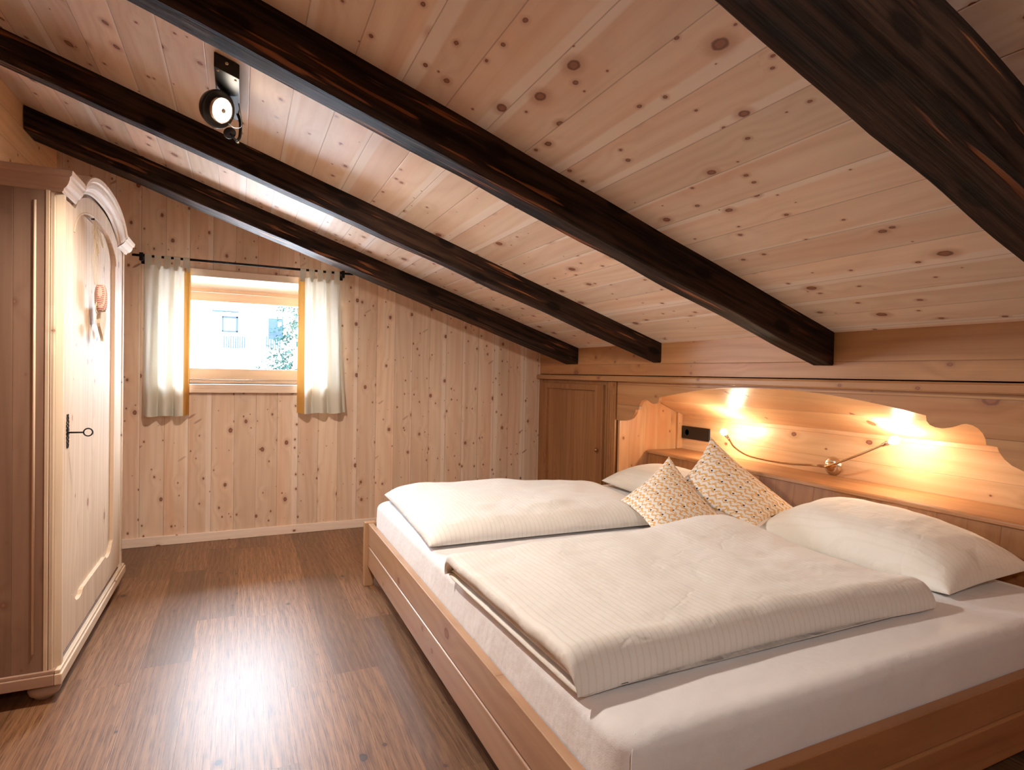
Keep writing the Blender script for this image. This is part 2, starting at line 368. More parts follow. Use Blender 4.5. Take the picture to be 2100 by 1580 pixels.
# curtain cloth: lets daylight through
def cloth(name, c, tr):
    n = NT(name)
    tc = n.n('ShaderNodeTexCoord'); f = n.noise(tc.outputs['Object'], 300, 1)
    df = n.n('ShaderNodeBsdfDiffuse'); tl = n.n('ShaderNodeBsdfTranslucent'); mx = n.n('ShaderNodeMixShader')
    cc = n.mix(n.ma('MULTIPLY', f, .2), c, tuple(x*.85 for x in c))
    n.t.links.new(cc, df.inputs[0]); n.t.links.new(cc, tl.inputs[0])
    mx.inputs[0].default_value = tr
    n.t.links.new(df.outputs[0], mx.inputs[1]); n.t.links.new(tl.outputs[0], mx.inputs[2]); n.t.links.new(mx.outputs[0], n.out.inputs[0])
    return n.m
M['curt'] = cloth('cream_curtain_cloth', (.80, .76, .66), .26)
M['gold'] = cloth('golden_curtain_border', (.62, .33, .09), .12)

# clear pane
n = NT('clear_glass_pane')
tr = n.n('ShaderNodeBsdfTransparent'); gl = n.n('ShaderNodeBsdfGlossy'); gl.inputs['Roughness'].default_value = .02
mx = n.n('ShaderNodeMixShader'); fz = n.n('ShaderNodeFresnel'); fz.inputs[0].default_value = 1.3
n.t.links.new(fz.outputs[0], mx.inputs[0]); n.t.links.new(tr.outputs[0], mx.inputs[1]); n.t.links.new(gl.outputs[0], mx.inputs[2]); n.t.links.new(mx.outputs[0], n.out.inputs[0])
M['glass'] = n.m

# cushion print (uses the cushion's UV map): gold zigzag lattice, tiny navy dots on off-white
n = NT('gold_zigzag_print_cotton')
tc = n.n('ShaderNodeTexCoord'); sp = n.n('ShaderNodeSeparateXYZ'); n.t.links.new(tc.outputs['UV'], sp.inputs[0])
u, v = sp.outputs[0], sp.outputs[1]
K = 12.
uk = n.ma('MULTIPLY', u, K); vk = n.ma('MULTIPLY', v, K)
uk = n.ma('ADD', uk, n.ma('MULTIPLY', n.ma('SUBTRACT', n.noise(n.vec(uk, vk, 0), 2.2, 1), .5), .28))
zz = n.ma('PINGPONG', uk, .5)
b1 = n.ma('ABSOLUTE', n.ma('SUBTRACT', n.ma('FRACT', n.ma('ADD', vk, zz)), .5))
l1 = n.ss(b1, .22, .13)
zz2 = n.ma('PINGPONG', n.ma('ADD', vk, .25), .5)
b2 = n.ma('ABSOLUTE', n.ma('SUBTRACT', n.ma('FRACT', n.ma('ADD', n.ma('MULTIPLY', uk, 1.), n.ma('MULTIPLY', zz2, -1.))), .5))
l2 = n.ma('MULTIPLY', n.ss(b2, .16, .10), n.ma('GREATER_THAN', n.ma('FRACT', n.ma('MULTIPLY', vk, .5)), .40))
br = n.ss(n.noise(n.vec(uk, vk, 3), 5, 1), .36, .44)
cl = n.ma('MULTIPLY', n.ma('MAXIMUM', l1, l2), br)
cc = n.mix(cl, (.80, .77, .73), (.72, .41, .14))
dx = n.ma('SUBTRACT', n.ma('FRACT', n.ma('MULTIPLY', uk, .5)), .5); dy = n.ma('SUBTRACT', n.ma('FRACT', n.ma('ADD', n.ma('MULTIPLY', vk, .5), n.ma('MULTIPLY', n.ma('FLOOR', n.ma('MULTIPLY', uk, .5)), .5))), .5)
dt = n.ss(n.ma('ADD', n.ma('MULTIPLY', dx, dx), n.ma('MULTIPLY', n.ma('MULTIPLY', dy, dy), .5)), .005, .003)
cc = n.mix(dt, cc, (.03, .035, .07))
n.bump(n.noise(n.vec(uk, vk, 0), 20, 1), .3, .001)
M['print'] = n.col(cc, .85, 0, .2)

# ------------------------------------------------------------------ room shell
struct(box(XL-.1, 3.3, YN-.1, D+.1, -.1, 0).build('floor', M['floor']))
mb = MB(); poly = [(XL-.25, cz(XL-.25)), (3.3, cz(3.3)), (3.3, cz(3.3)+.12), (XL-.25, cz(XL-.25)+.12)]
mb.prism(poly, 'y', YN-.12, D+.42)
struct(mb.build('ceiling', M['ceil']))
# back (window) wall with opening, thick
WX0, WX1, WZ0, WZ1 = -.50, .60, 1.137, 1.905
mb = MB(); yb = D+.38
def wallseg(x0, x1, z0=0, z1=None, ztop=True):
    p = [(x0, z0), (x1, z0), (x1, cz(x1)+.03 if z1 is None else z1), (x0, cz(x0)+.03 if z1 is None else z1)]
    mb.prism(p, 'y', D, yb)
wallseg(XL-.1, WX0); wallseg(WX1, 3.3); wallseg(WX0, WX1, 0, WZ0); wallseg(WX0, WX1, WZ1)
struct(mb.build('wall_back', M['wall_v']))
mb = MB().box(XL-.12, XL, YN-.1, D, 0, cz(XL)+.04); struct(mb.build('wall_left', M['wall_l']))
# knee wall / outer right wall
mb = MB(); mb.prism([(XF, 1.262), (3.16, 1.262), (3.16, cz(3.16)+.03), (XF, cz(XF)+.03)], 'y', YN-.1, D)
mb.box(3.16, 3.28, YN-.1, D, 0, 1.5)
mb.box(XF, 3.16, YN-.1, .855, 0, 1.262)
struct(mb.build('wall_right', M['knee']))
# wall behind the camera
struct(MB().prism([(XL-.1, 0), (3.3, 0), (3.3, cz(3.3)+.03), (XL-.1, cz(XL-.1)+.03)], 'y', YN-.12, YN).build('wall_front', M['wall_v']))

struct(box(XL, XF-.0, D-.018, D, 0, .065).build('baseboard_back', M['base'], bevel=.003))
struct(box(XL, XL+.018, YN, D-.02, 0, .065).build('baseboard_left', M['base'], bevel=.003))
# wooden ledge that runs along the knee wall
struct(MB().prism([(2.452, 1.222), (2.458, 1.216), (2.60, 1.216), (2.60, 1.256), (2.462, 1.256), (2.452, 1.246)], 'y', .86, D-.001).build('trim_1', M['trimy'], bevel=.002))

# ------------------------------------------------------------------ window in the back wall
YF = 5.02
win = struct(MB().box(WX0-.06, WX1+.06, D-.020, D, WZ1, WZ1+.052)          # casing boards
             .box(WX0-.06, WX0, D-.020, D, 1.075, WZ1).box(WX1, WX1+.06, D-.020, D, 1.075, WZ1)
             .prism([(D-.001, WZ1+.0), (YF, 1.858), (YF, 1.93), (D-.001, WZ1+.05)], 'x', WX0, WX1)
             .build('window_1', M['win'], bevel=.002))
MB().box(WX0-.06, WX1+.06, D-.045, YF, 1.075+.027, WZ0).box(WX0-.06, WX1+.06, D-.045, D-.001, 1.075, 1.104).build('window_sill', M['win'], win, bevel=.004)
MB().box(WX0, WX0+.012, D-.0, YF, WZ0, 1.86).box(WX1-.012, WX1, D-.0, YF, WZ0, 1.86).build('jamb_lining', M['win'], win)
MB().box(WX0, WX1, YF, YF+.05, WZ0, 1.165).box(WX0, WX1, YF, YF+.05, 1.832, 1.90).box(WX0, WX0+.045, YF, YF+.05, 1.165, 1.832).box(WX1-.045, WX1, YF, YF+.05, 1.165, 1.832).build('window_frame', M['sash'], win, bevel=.002)
MB().box(WX0+.02, WX1-.02, YF-.012, YF+.055, 1.166, 1.250).box(WX0+.02, WX1-.02, YF-.012, YF+.055, 1.762, 1.828).box(WX0+.02, WX0+.10, YF-.012, YF+.055, 1.25, 1.762).box(WX1-.10, WX1-.02, YF-.012, YF+.055, 1.25, 1.762).build('window_sash', M['sash'], win, bevel=.003)
MB().box(WX0+.08, WX1-.08, YF+.02, YF+.026, 1.24, 1.77).build('glass', M['glass'], win)

# ------------------------------------------------------------------ curtain rod and curtains
YR = 4.62; ZR = 2.0
rod = thing('curtain_rod', 'thin black iron curtain rod on two brackets above the small window', 'curtain rod', (0, YR, ZR))
MB().tube([(-.665, YR, ZR), (.78, YR, ZR)], .0085, 12).build('rod', M['iron'], rod, smooth=True)
for x in (-.612, .705):
    MB().box(x-.011, x+.011, YR-.016, YR+.016, ZR-.035, ZR+.018).box(x-.008, x+.008, YR, D, ZR-.01, ZR+.008).box(x-.014, x+.014, D-.006, D, ZR-.04, ZR+.03).build('bracket', M['iron'], rod, bevel=.002)
def curtain(xt0, xt1, xb0, xb1, zt, zb, gold_side, label, seed, tabs):
    t = thing('curtain', label, 'curtain', ((xt0+xt1)/2, YR, zt), 'pair of short tab top curtains')
    rnd = random.Random(seed); ph = rnd.random()*6
    def P(a, s):          # a along width 0..1, s down 0..1
        e = s**1.3
        x = (xt0+(xt1-xt0)*a)*(1-e) + (xb0+(xb1-xb0)*a)*e
        amp = .014 + .022*s
        y = YR + amp*math.sin(a*2*math.pi*3.1+ph+.5*s) + .008*math.sin(a*37+ph*2+s*2) + .010*s
        x += .006*math.cos(a*2*math.pi*3.1+ph)*(.4+s)
        return (x, y, zt+(zb-zt)*s + .004*math.sin(a*14+ph)*s - .007*(1-s)*abs(math.sin(a*math.pi*(tabs-1))))
    if gold_side < 0: ga, gb, ca, cb = 0., .15, .15, 1.
    else: ga, gb, ca, cb = .85, 1., 0., .85
    MB().grid(lambda i, j: P(ca+(cb-ca)*i, j), 110, 40).build('curtain_panel', M['curt'], t, smooth=True)
    MB().grid(lambda i, j: P(ga+(gb-ga)*i, j), 18, 40).build('border', M['gold'], t, smooth=True)
    h = MB().grid(lambda i, j: (lambda q: (q[0], q[1]-.0025, q[2]))(P(ca+(cb-ca)*i, .945+.055*j)), 110, 4)
    h.build('hem', M['curt'], t, smooth=True)
    for k in range(tabs):
        a = (k+.5)/tabs; x = xt0+(xt1-xt0)*a; hw = .020
        q = P(a, .012)
        prof = [(q[1]-.001, q[2]-.012), (YR-.011, ZR-.004), (YR-.010, ZR+.007), (YR, ZR+.0115), (YR+.010, ZR+.007), (YR+.011, ZR-.004), (q[1]+.003, q[2]-.012)]
        m = MB(); m.add([(x+sx*hw, y, z) for y, z in prof for sx in (-1, 1)], [(2*i, 2*i+1, 2*i+3, 2*i+2) for i in range(len(prof)-1)])
        m.build('tab', M['curt'], t, solid=.0012)
    return t
curtain(-.600, -.318, -.602, -.320, 1.945, .915, 1, 'cream curtain with golden right border hanging left of the small window', 3, 5)
curtain(.385, .690, .385, .745, 1.945, .925, -1, 'cream curtain with golden left border hanging right of the small window', 8, 5)

# ------------------------------------------------------------------ rafters
TH = math.atan(SL)
def rafter(y0, y1, dep, x0, x1, label, seed, top=True):
    """local x runs down the slope; origin at upper end on the ceiling"""
    c, s = math.cos(TH), math.sin(TH)
    L = (x1-x0)/c
    o_ = MB(); n_ = 70; rnd = random.Random(seed); off = rnd.random()*50
    hh = dep*c
    def ring(t):
        q = lambda k: .0028*mn.noise(Vector((t*3+off, k*5.3, 0)))*1.6
        b = .006+.003*mn.noise(Vector((t*6+off, 9, 0)))
        w0, w1 = 0+q(1), (y1-y0)+q(2)
        zb = -hh+q(3)
        return [(t, w0, .004), (t, w0, zb+b), (t, w0+b, zb), (t, w1-b, zb+q(4)), (t, w1, zb+b), (t, w1, .004)]
    vs = []
    for i in range(n_+1):
        t = L*i/n_
        r = ring(t)
        # plumb cut at lower end
        vs += [(p[0] - (math.tan(TH)*p[2]), p[1], p[2]) for p in r] if i in (0, n_) else r
    k = 6; fs = [(i*k+j, i*k+(j+1) % k, (i+1)*k+(j+1) % k, (i+1)*k+j) for i in range(n_) for j in range(k)]
    fs += [list(range(k))[::-1], [n_*k+j for j in range(k)]]
    o_.add(vs, fs)
    o = o_.build('rafter', M['beam']); o.location = (x0, y0, cz(x0)); o.rotation_euler = (0, TH, 0)
    return tag(o, label, 'roof beam', 'dark roof beams under the sloping ceiling')
rafter(4.07, 4.27, .130, XL+.004, XF+.0, 'dark stained roof beam nearest the window wall', 1)
rafter(3.04, 3.125, .127, XL+.004, XF+.0, 'dark roof beam just behind the ceiling spotlight', 2)
rafter(1.82, 1.925, .155, XL+.004, XF+.0, 'dark roof beam crossing in front of the ceiling spotlight', 3)
rafter(.63, .785, .165, XL+.004, XF+.0, 'thick dark roof beam nearest the camera, over the foot of the bed', 4)

# ------------------------------------------------------------------ alcove at the head of the bed
half = [(0, 1.205)]
for k in range(1, 15):
    d = .82*k/14; half.append((d, 1.205-.085*(d/.82)**2))
half += [(.823, 1.098), (.835, 1.084), (.855, 1.076), (.880, 1.074), (.905, 1.080), (.925, 1.089), (.945, 1.097), (.965, 1.099), (.985, 1.095), (1.003, 1.085),
         (1.018, 1.069), (1.028, 1.048), (1.031, 1.026), (1.065, 1.024), (1.072, 1.005), (1.088, .982), (1.112, .962), (1.145, .948), (1.185, .939), (1.23, .935), (1.286, .934)]
alc = thing('bed_alcove', 'spruce panelled alcove behind the bed with a scalloped arch board on top', 'alcove', (2.6, YC, 0))
poly = [(.862, 1.215), (.862, .934)] + [(YC-d, z) for d, z in half[::-1]] + [(YC+d, z) for d, z in half[1:]] + [(3.52, .934), (3.52, 1.215)]
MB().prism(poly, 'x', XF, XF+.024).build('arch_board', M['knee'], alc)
zt = lambda x: .97+.47*(3.085-x)
for y0, y1 in ((3.516, 3.538), (.862, .884)):
    MB().prism([(XF+.026, 0), (3.125, 0), (3.125, zt(3.125)), (XF+.026, zt(XF+.026)-.02)], 'y', y0, y1).build('side_panel', M['alcv'], alc)
# sloping upper boards of the niche
MB().prism([(3.085, .968), (3.105, .960), (XF+.03, 1.248), (XF+.026, 1.215), (XF+.026, 1.224)][:2] + [(XF+.06, zt(XF+.06)+.015), (XF+.026, zt(XF+.026)-.008)], 'y', .884, 3.516).build('sloping_panel', M['alch'], alc)
box(3.085, 3.105, .884, 3.516, 0, .972).build('back_panel', M['alch'], alc)
for y0, y1 in ((3.494, 3.516), (.884, .906)):
    box(3.037, 3.085, y0, y1, .711, .985).build('corner_strip', M['alcv'], alc, bevel=.002)
# storage shelf box behind the pillows
sh = thing('headboard_shelf', 'low spruce shelf box running behind the pillows inside the alcove', 'shelf', (2.9, YC, 0))
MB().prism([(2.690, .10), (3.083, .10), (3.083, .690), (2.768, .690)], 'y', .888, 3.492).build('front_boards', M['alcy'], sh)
MB().prism([(2.752, .688), (3.083, .688), (3.083, .711), (2.764, .711), (2.754, .704)], 'y', .888, 3.492).build('shelf_top', M['trimy'], sh, bevel=.003)
box(2.78, 3.08, .95, 3.43, 0, .10).build('plinth', M['trimy'], sh)

# socket strip
so = thing('power_socket', 'flat black power socket panel on the alcove back, behind the tall cushion', 'socket', (3.08, 3.35, .84))
box(3.072, 3.085, 3.203, 3.489, .792, .886).build('socket_plate', M['blackplastic'], so, bevel=.003)
for y in (3.43,):
    MB().lathe([(.0, .0005), (.021, .0005), (.022, .003), (.025, .003), (.0255, 0)], (3.0725, y, .839), (-1, 0, 0), 24).build('socket_insert', M['blackmetal'], so, smooth=True)

# ------------------------------------------------------------------ built-in cupboard
cb = thing('built_in_cupboard', 'brown built-in spruce cupboard with panelled door in the far corner', 'cupboard', (2.8, 4.1, 0))
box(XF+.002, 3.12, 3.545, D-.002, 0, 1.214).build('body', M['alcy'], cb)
door = MB()
FX0, FX1 = XF-.026, XF+.001
door.box(FX0, FX1, 3.665, 3.775, .06, 1.185).box(FX0, FX1, 4.545, 4.655, .06, 1.185).box(FX0, FX1, 3.775, 4.545, 1.14, 1.185).box(FX0, FX1, 3.775, 4.545, .06, .16)
door.box(XF-.006, FX1, 3.765, 4.555, .15, 1.15)
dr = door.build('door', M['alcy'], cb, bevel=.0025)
MB().lathe([(.006, 0), (.006, .010), (.013, .013), (.016, .019), (.012, .026), (0, .029)], (FX0, 3.715, .692), (-1, 0, 0), 20).build('knob', M['brass'], dr, smooth=True)
p = MB().box(XF-.012, FX1, 3.525, 3.655, .0, 1.214)
for y in (3.545, 3.575, 3.600, 3.628): p.tube([(XF-.013, y, .0), (XF-.013, y, 1.21)], .006, 8)
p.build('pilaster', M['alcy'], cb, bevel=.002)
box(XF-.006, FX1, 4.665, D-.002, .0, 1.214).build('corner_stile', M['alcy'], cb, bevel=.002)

# ------------------------------------------------------------------ gooseneck reading lamp
lp = thing('reading_lamp', 'brass wall lamp with two bent gooseneck arms and lit bulbs', 'lamp', (3.085, 2.235, .763))
MB().lathe([(.0, .024), (.030, .024), (.044, .018), (.053, .006), (.055, 0)], (3.085, 2.235, .763), (-1, 0, 0), 36).build('wall_plate', M['steel'], lp, smooth=True)
MB().lathe([(.0, .006), (.026, .006), (.029, 0)], (3.061, 2.235, .763), (-1, 0, 0), 28).build('cover_disc', M['brass'], lp, smooth=True)
def crv(P, n_=40):
    P = [Vector(p) for p in P]; P = [2*P[0]-P[1]] + P + [2*P[-1]-P[-2]]; out = []
    for i in range(1, len(P)-2):
        for k in range(n_//(len(P)-3)):
            t = k/(n_//(len(P)-3)); a, b, c, d = P[i-1:i+3]
            out.append(.5*((2*b)+(c-a)*t+(2*a-5*b+4*c-d)*t*t+(3*b-a-3*c+d)*t**3))
    out.append(P[-2]); return out
def arm(pts, bulb_c, bulb_d):
    cp = crv(pts, 60)
    rr = [.0056+.0006*(i % 2) for i in range(len(cp))]
    a = MB().tube(cp, .006, 10, rr=rr).build('arm', M['brass'], lp, smooth=True)
    d = Vector(bulb_d).normalized(); e = cp[-1]
    MB().lathe([(.0, -.004), (.008, -.004), (.0095, 0), (.0095, .018), (.0125, .020), (.0125, .036), (.010, .038), (.0, .038)], e, d, 20).build('lamp_holder', M['steel'], a, smooth=True)
    c = e + d*.038
    MB().lathe([(.007, -.002), (.010, .004), (.020, .018), (.022, .027), (.020, .037), (.012, .047), (.0001, .051)], c, d, 24).build('bulb', M['bulb'], a, smooth=True)
arm([(3.055, 2.225, .767), (3.02, 2.18, .775), (2.95, 2.25, .772), (2.93, 2.45, .757), (2.925, 2.69, .765), (2.92, 2.81, .805), (2.92, 2.862, .853)], None, (0.02, .75, .66))
arm([(3.055, 2.245, .757), (3.02, 2.27, .760), (2.955, 2.17, .780), (2.93, 2.00, .858), (2.925, 1.855, .935)], None, (0, -.84, .45))

# ------------------------------------------------------------------ bed
bed = thing('double_bed', 'wide light wooden double bed frame with grooved side rail', 'bed', (1.7, 2.18, 0))
def rail_long(x0, x1, y0, y1, z0, z1, out, nm, mat, axis):
    """board with a milled groove on its outer face; profile in (across, z)"""
    a, b = (x0, x1) if axis == 'y' else (y0, y1)
    g = [(b, z0), (b, z1), (a, z1), (a, z0+.128), (a+.006, z0+.124), (a+.006, z0+.119), (a, z0+.115), (a, z0)]
    m = MB()
    if axis == 'y': m.prism(g, 'y', y0, y1)
    else: m.add([(t, p, z) for t in (x0, x1) for p, z in g], [list(range(8)), list(range(8, 16))[::-1]] + [(i, (i+1) % 8, 8+(i+1) % 8, 8+i) for i in range(8)])
    return m.build(nm, mat, bed, bevel=.003)
rail_long(.682, .712, .955, 3.395, .118, .368, -1, 'side_rail', M['bedy'], 'y')
rail_long(.73, 2.70, .918, .950, .140, .368, -1, 'end_rail', M['bedx'], 'x')
box(.73, 2.70, 3.408, 3.436, .14, .368).build('end_rail', M['bedx'], bed, bevel=.003)
box(2.674, 2.686, .955, 3.40, .14, .30).build('head_rail', M['bedy'], bed, bevel=.003)
def post(x0, x1, y0, y1, h):
    m = MB()
    t = .012
    m.add([(x0, y0, .12), (x1, y0, .12), (x1, y1, .12), (x0, y1, .12), (x0, y0, h), (x1, y0, h), (x1, y1, h), (x0, y1, h),
           (x0+.002, y0+.002, 0), (x1-t, y0+.002, 0), (x1-t, y1-t, 0), (x0+.002, y1-t, 0)],
          [(4, 5, 6, 7), (0, 1, 5, 4), (1, 2, 6, 5), (2, 3, 7, 6), (3, 0, 4, 7), (8, 9, 1, 0), (9, 10, 2, 1), (10, 11, 3, 2), (11, 8, 0, 3), (11, 10, 9, 8)])
    return m.build('leg', M['bedz'], bed, bevel=.003)
post(.664, .728, 3.398, 3.446, .372); post(.664, .728, .908, .956, .372)
post(2.60, 2.65, 3.36, 3.405, .14); post(2.60, 2.65, .955, 1.0, .14)
sl = MB()
for k in range(14): y = 1.02+k*.17; sl.box(.713, 2.654, y, y+.07, .17, .188)
sl.box(.713, 2.654, 2.15, 2.20, .14, .17)
sl.build('slatted_base', M['bedx'], bed)

# mattress with fitted sheet: rounded slab with slight waves and a few gathers
def slab(name, x0, x1, y0, y1, z0, z1, r, mat, wav, label, cat):
    cx_, cy_ = (x0+x1)/2, (y0+y1)/2; hx, hy = (x1-x0)/2, (y1-y0)/2
    per = []; rc = .075
    def arc(cx0, cy0, a0): return [(cx0+rc*math.cos(a0+t*math.pi/2/7), cy0+rc*math.sin(a0+t*math.pi/2/7)) for t in range(8)]
    def line(a, b, n_): return [(a[0]+(b[0]-a[0])*k/n_, a[1]+(b[1]-a[1])*k/n_) for k in range(1, n_)]
    A = arc(x1-rc, y0+rc, -math.pi/2); B = arc(x1-rc, y1-rc, 0); Cc = arc(x0+rc, y1-rc, math.pi/2); Dd = arc(x0+rc, y0+rc, math.pi)
    per = A + line(A[-1], B[0], 60) + B + line(B[-1], Cc[0], 50) + Cc + line(Cc[-1], Dd[0], 60) + Dd + line(Dd[-1], A[0], 50)
    rings = [(z0, 0), (z0+(z1-r-z0)*.25, 0), (z0+(z1-r-z0)*.5, 0), (z0+(z1-r-z0)*.75, 0)] + [(z1-r+r*math.sin(t*math.pi/2/7), r*(1-math.cos(t*math.pi/2/7))) for t in range(8)]
    rings += [(z1, r+.03), (z1, r+.12), (z1, r+.3), (z1, r+.6), (z1, min(hx, hy)*.96)]
    vs = []; N = len(per)
    for ri, (z, ins) in enumerate(rings):
        for (x, y) in per:
            fx = (hx-ins)/hx; fy = (hy-ins)/hy
            px, py = cx_+(x-cx_)*max(fx, .02), cy_+(y-cy_)*max(fy, .02)
            d = wav*mn.noise(Vector((px*4, py*4, z*6)))
            dz = 0
            if ri < 11:   # side gathers low down
                gth = .004*max(0, 1-ri/6)*mn.noise(Vector((px*22, py*22, z*5)))
                nx, ny = (x-cx_)/hx, (y-cy_)/hy
                k = .7*d+gth+.006*math.sin(math.pi*min(1, max(0, (z-z0)/(z1-z0))))
                px += (1 if nx > .98 else -1 if nx < -.98 else 0)*k; py += (1 if ny > .98 else -1 if ny < -.98 else 0)*k
            else: dz = d*.6
            vs.append((px, py, z+dz))
    fs = [(r_*N+i, r_*N+(i+1) % N, (r_+1)*N+(i+1) % N, (r_+1)*N+i) for r_ in range(len(rings)-1) for i in range(N)]
    fs.append([(len(rings)-1)*N+i for i in range(N)]); fs.append(list(range(N))[::-1])
    o = MB().add(vs, fs).build(name, mat, smooth=True)
    return tag(o, label, cat)
mt = slab('mattress', .722, 2.672, .958, 3.398, .19, .500, .038, M['sheet'], .004, 'wide mattress under a smooth white fitted sheet on the wooden bed', 'mattress')
m = MB().tube([(.745+.0, .970, .24), (.741, .966, .38), (.744, .970, .462), (.765, .99, .492), (.79, 1.01, .4995)], .0016, 6)
m.build('corner_seam', M['sheet'], None, smooth=True).parent = mt

# soft rectangular things: u,v in [-1,1]
def soft(name, c4, th, mat, pw=4., nu=70, nv=70, pinch=.05, flat_bottom=0., noise_a=.006, noise_s=6., seed=0, label='', cat='', group=None, fn=None, uvscale=True, ex=.5, parent=None):
    """c4: corners (u-,v-),(u+,v-),(u+,v+),(u-,v+)"""
    A, B, Cc, Dd = [Vector(p) for p in c4]
    def bil(a, b): return A*(1-a)*(1-b)+B*a*(1-b)+Cc*a*b+Dd*(1-a)*b
    nrm = ((B-A).cross(Dd-A)).normalized()
    if nrm.z < 0: nrm = -nrm
    cen = (A+B+Cc+Dd)/4
    vs, fs, uvs = [], [], []
    def hgt(u, v): return (max(0, 1-abs(u)**pw)*max(0, 1-abs(v)**pw))**ex
    for side in (1, -1):
        for i in range(nu+1):
            for j in range(nv+1):
                u = -math.cos(math.pi*i/nu); v = -math.cos(math.pi*j/nv)
                u = .55*u+.45*(2*i/nu-1); v = .55*v+.45*(2*j/nv-1)
                uu = u*(1-pinch*(1-v*v)*1.0*abs(u)**2) if pinch else u
                vv = v*(1-pinch*(1-u*u)*1.0*abs(v)**2) if pinch else v
                p = bil((uu+1)/2, (vv+1)/2)
                h = hgt(u, v)*th/2
                nz = noise_a*mn.fractal(Vector((p.x*noise_s+seed*7.7, p.y*noise_s+seed, p.z*noise_s)), .9, 2.0, 3)*min(1, h/(th*.2)+.0)
                if side == 1:
                    q = p+nrm*(h*(1+flat_bottom)+nz)
                else: q = p-nrm*(h*(1-flat_bottom))
                if fn: q = fn(u, v, q, side)
                vs.append(q); uvs.append(((u+1)/2, (v+1)/2))
    K_ = (nu+1)*(nv+1)
    for sidx in (0, 1):
        for i in range(nu):
            for j in range(nv):
                a = sidx*K_+i*(nv+1)+j
                fs.append((a, a+nv+1, a+nv+2, a+1) if sidx == 0 else (a, a+1, a+nv+2, a+nv+1))
    me = bpy.data.meshes.new(name)
    off = wloc(parent) if parent else cen
    me.from_pydata([tuple(p-off) for p in vs], [], fs)
    uvl = me.uv_layers.new(name='UVMap')
    for l in me.loops: uvl.data[l.index].uv = uvs[l.vertex_index]
    bm = bmesh.new(); bm.from_mesh(me); bmesh.ops.remove_doubles(bm, verts=bm.verts, dist=2e-5); bmesh.ops.recalc_face_normals(bm, faces=bm.faces); bm.to_mesh(me); bm.free()
    me.materials.append(mat)
    for p in me.polygons: p.use_smooth = True
    o = bpy.data.objects.new(name, me); COL.objects.link(o); o.location = (0, 0, 0) if parent else cen
    if parent: o.parent = parent
    else: tag(o, label, cat, group)
    return o

# far duvet: folded flat, plump near edge
def f_far(u, v, q, side):
    if side == 1: q.z += .012*math.sin(q.x*5)*max(0, -v)*0
    return q
soft('duvet', [(.728, 2.355, .515), (1.97, 2.32, .515), (2.08, 3.16, .525), (.765, 3.37, .535)], .105, M['duvet'], pw=7, pinch=.015, noise_a=.014, noise_s=3.5, seed=1, flat_bottom=.85,
     nu=110, nv=90, ex=.5, label='folded white striped duvet on the far half of the bed by the window wall', cat='duvet', group='folded duvets on the bed', fn=lambda u, v, q, s: Vector((q.x, q.y, max(q.z, .503))))

# near duvet: cross-section with an open fold at its left end, swept along y
dv = thing('duvet', 'folded cream striped duvet on the near half of the bed', 'duvet', (1.38, 1.6, .5), 'folded duvets on the bed')
def sweep_layer(prof, y0, y1, name, skew0, skew1, amp, seed, ny=70):
    """prof: list of (x,z) loop; skew: x shift at y0/y1"""
    n_ = len(prof); vs = []
    cx_ = sum(p[0] for p in prof)/n_; cz_ = sum(p[1] for p in prof)/n_
    ts = [0]+[.5-.5*math.cos(math.pi*k/ny) for k in range(ny+1)]+[1]
    for kk, t in enumerate(ts):
        e = min(t, 1-t)*(y1-y0)
        rr_ = .065
        sc = 1. if e > rr_ else math.sqrt(max(0., 1-((rr_-e)/rr_)**2))
        if kk in (0, len(ts)-1): sc = 0
        for (x, z) in prof:
            zz_ = (.512+(z-.512)*(.10+.90*sc)) if sc < 1 else z
            xx = cx_+(x-cx_)*(1-.012*(1-sc))
            if kk in (0, len(ts)-1): zz_ = .512+(z-.512)*.03
            y = y0+(y1-y0)*t
            xx += skew0*(1-t)+skew1*t
            if x > 1.85: xx += .055*((x-1.85)/.195)*math.exp(-((t-.06)/.10)**2)
            far = max(0, (t-.5)*2)
            y2 = y + (.03*math.sin((xx-.7)*2.3))*(1 if t < .5 else 1)
            nn = amp*mn.fractal(Vector((xx*4.2+seed, y*4.2, zz_*2)), .9, 2., 3)
            if z > cz_+.01: zz_ += nn*min(1, sc)
            # the far right part is pushed up against the cushions
            bx = math.exp(-((xx-1.93)/.24)**2)*math.exp(-((y-1.90)/.20)**2)
            if z > cz_: zz_ += .045*bx*sc
            vs.append((xx, y2, max(zz_, .5025)))
    m_ = len(ts)
    fs = [(i*n_+j, i*n_+(j+1) % n_, (i+1)*n_+(j+1) % n_, (i+1)*n_+j) for i in range(m_-1) for j in range(n_)]
    fs += [list(range(n_))[::-1], [(m_-1)*n_+j for j in range(n_)]]
    return MB().add(vs, fs).build(name, M['duvet'], dv, smooth=True, weld=True)
def loop(x0, x1, z0, z1, rl, rrt, n_=10, nx=60):
    zc0 = (z0+z1)/2; h = (z1-z0)/2; pts = []
    for k in range(nx+1): pts.append((x0+rl+(x1-rrt-x0-rl)*k/nx, z1))
    for k in range(1, n_): a = math.pi/2-math.pi*k/n_; pts.append((x1-rrt+rrt*math.cos(a), zc0+h*math.sin(a)))
    for k in range(nx+1): pts.append((x1-rrt-(x1-rrt-x0-rl)*k/nx, z0))
    for k in range(1, n_): a = -math.pi/2-math.pi*k/n_; pts.append((x0+rl+rl*math.cos(a), zc0+h*math.sin(a)))
    return pts
def nose(x, z0, z1, n_=7, deep=.012):
    c = (z0+z1)/2; h = (z1-z0)/2
    return [(x+deep-deep*math.cos(t*math.pi/2/n_*2-math.pi/2), c-h*math.sin(-math.pi/2+t*math.pi/n_)) for t in range(n_+1)]
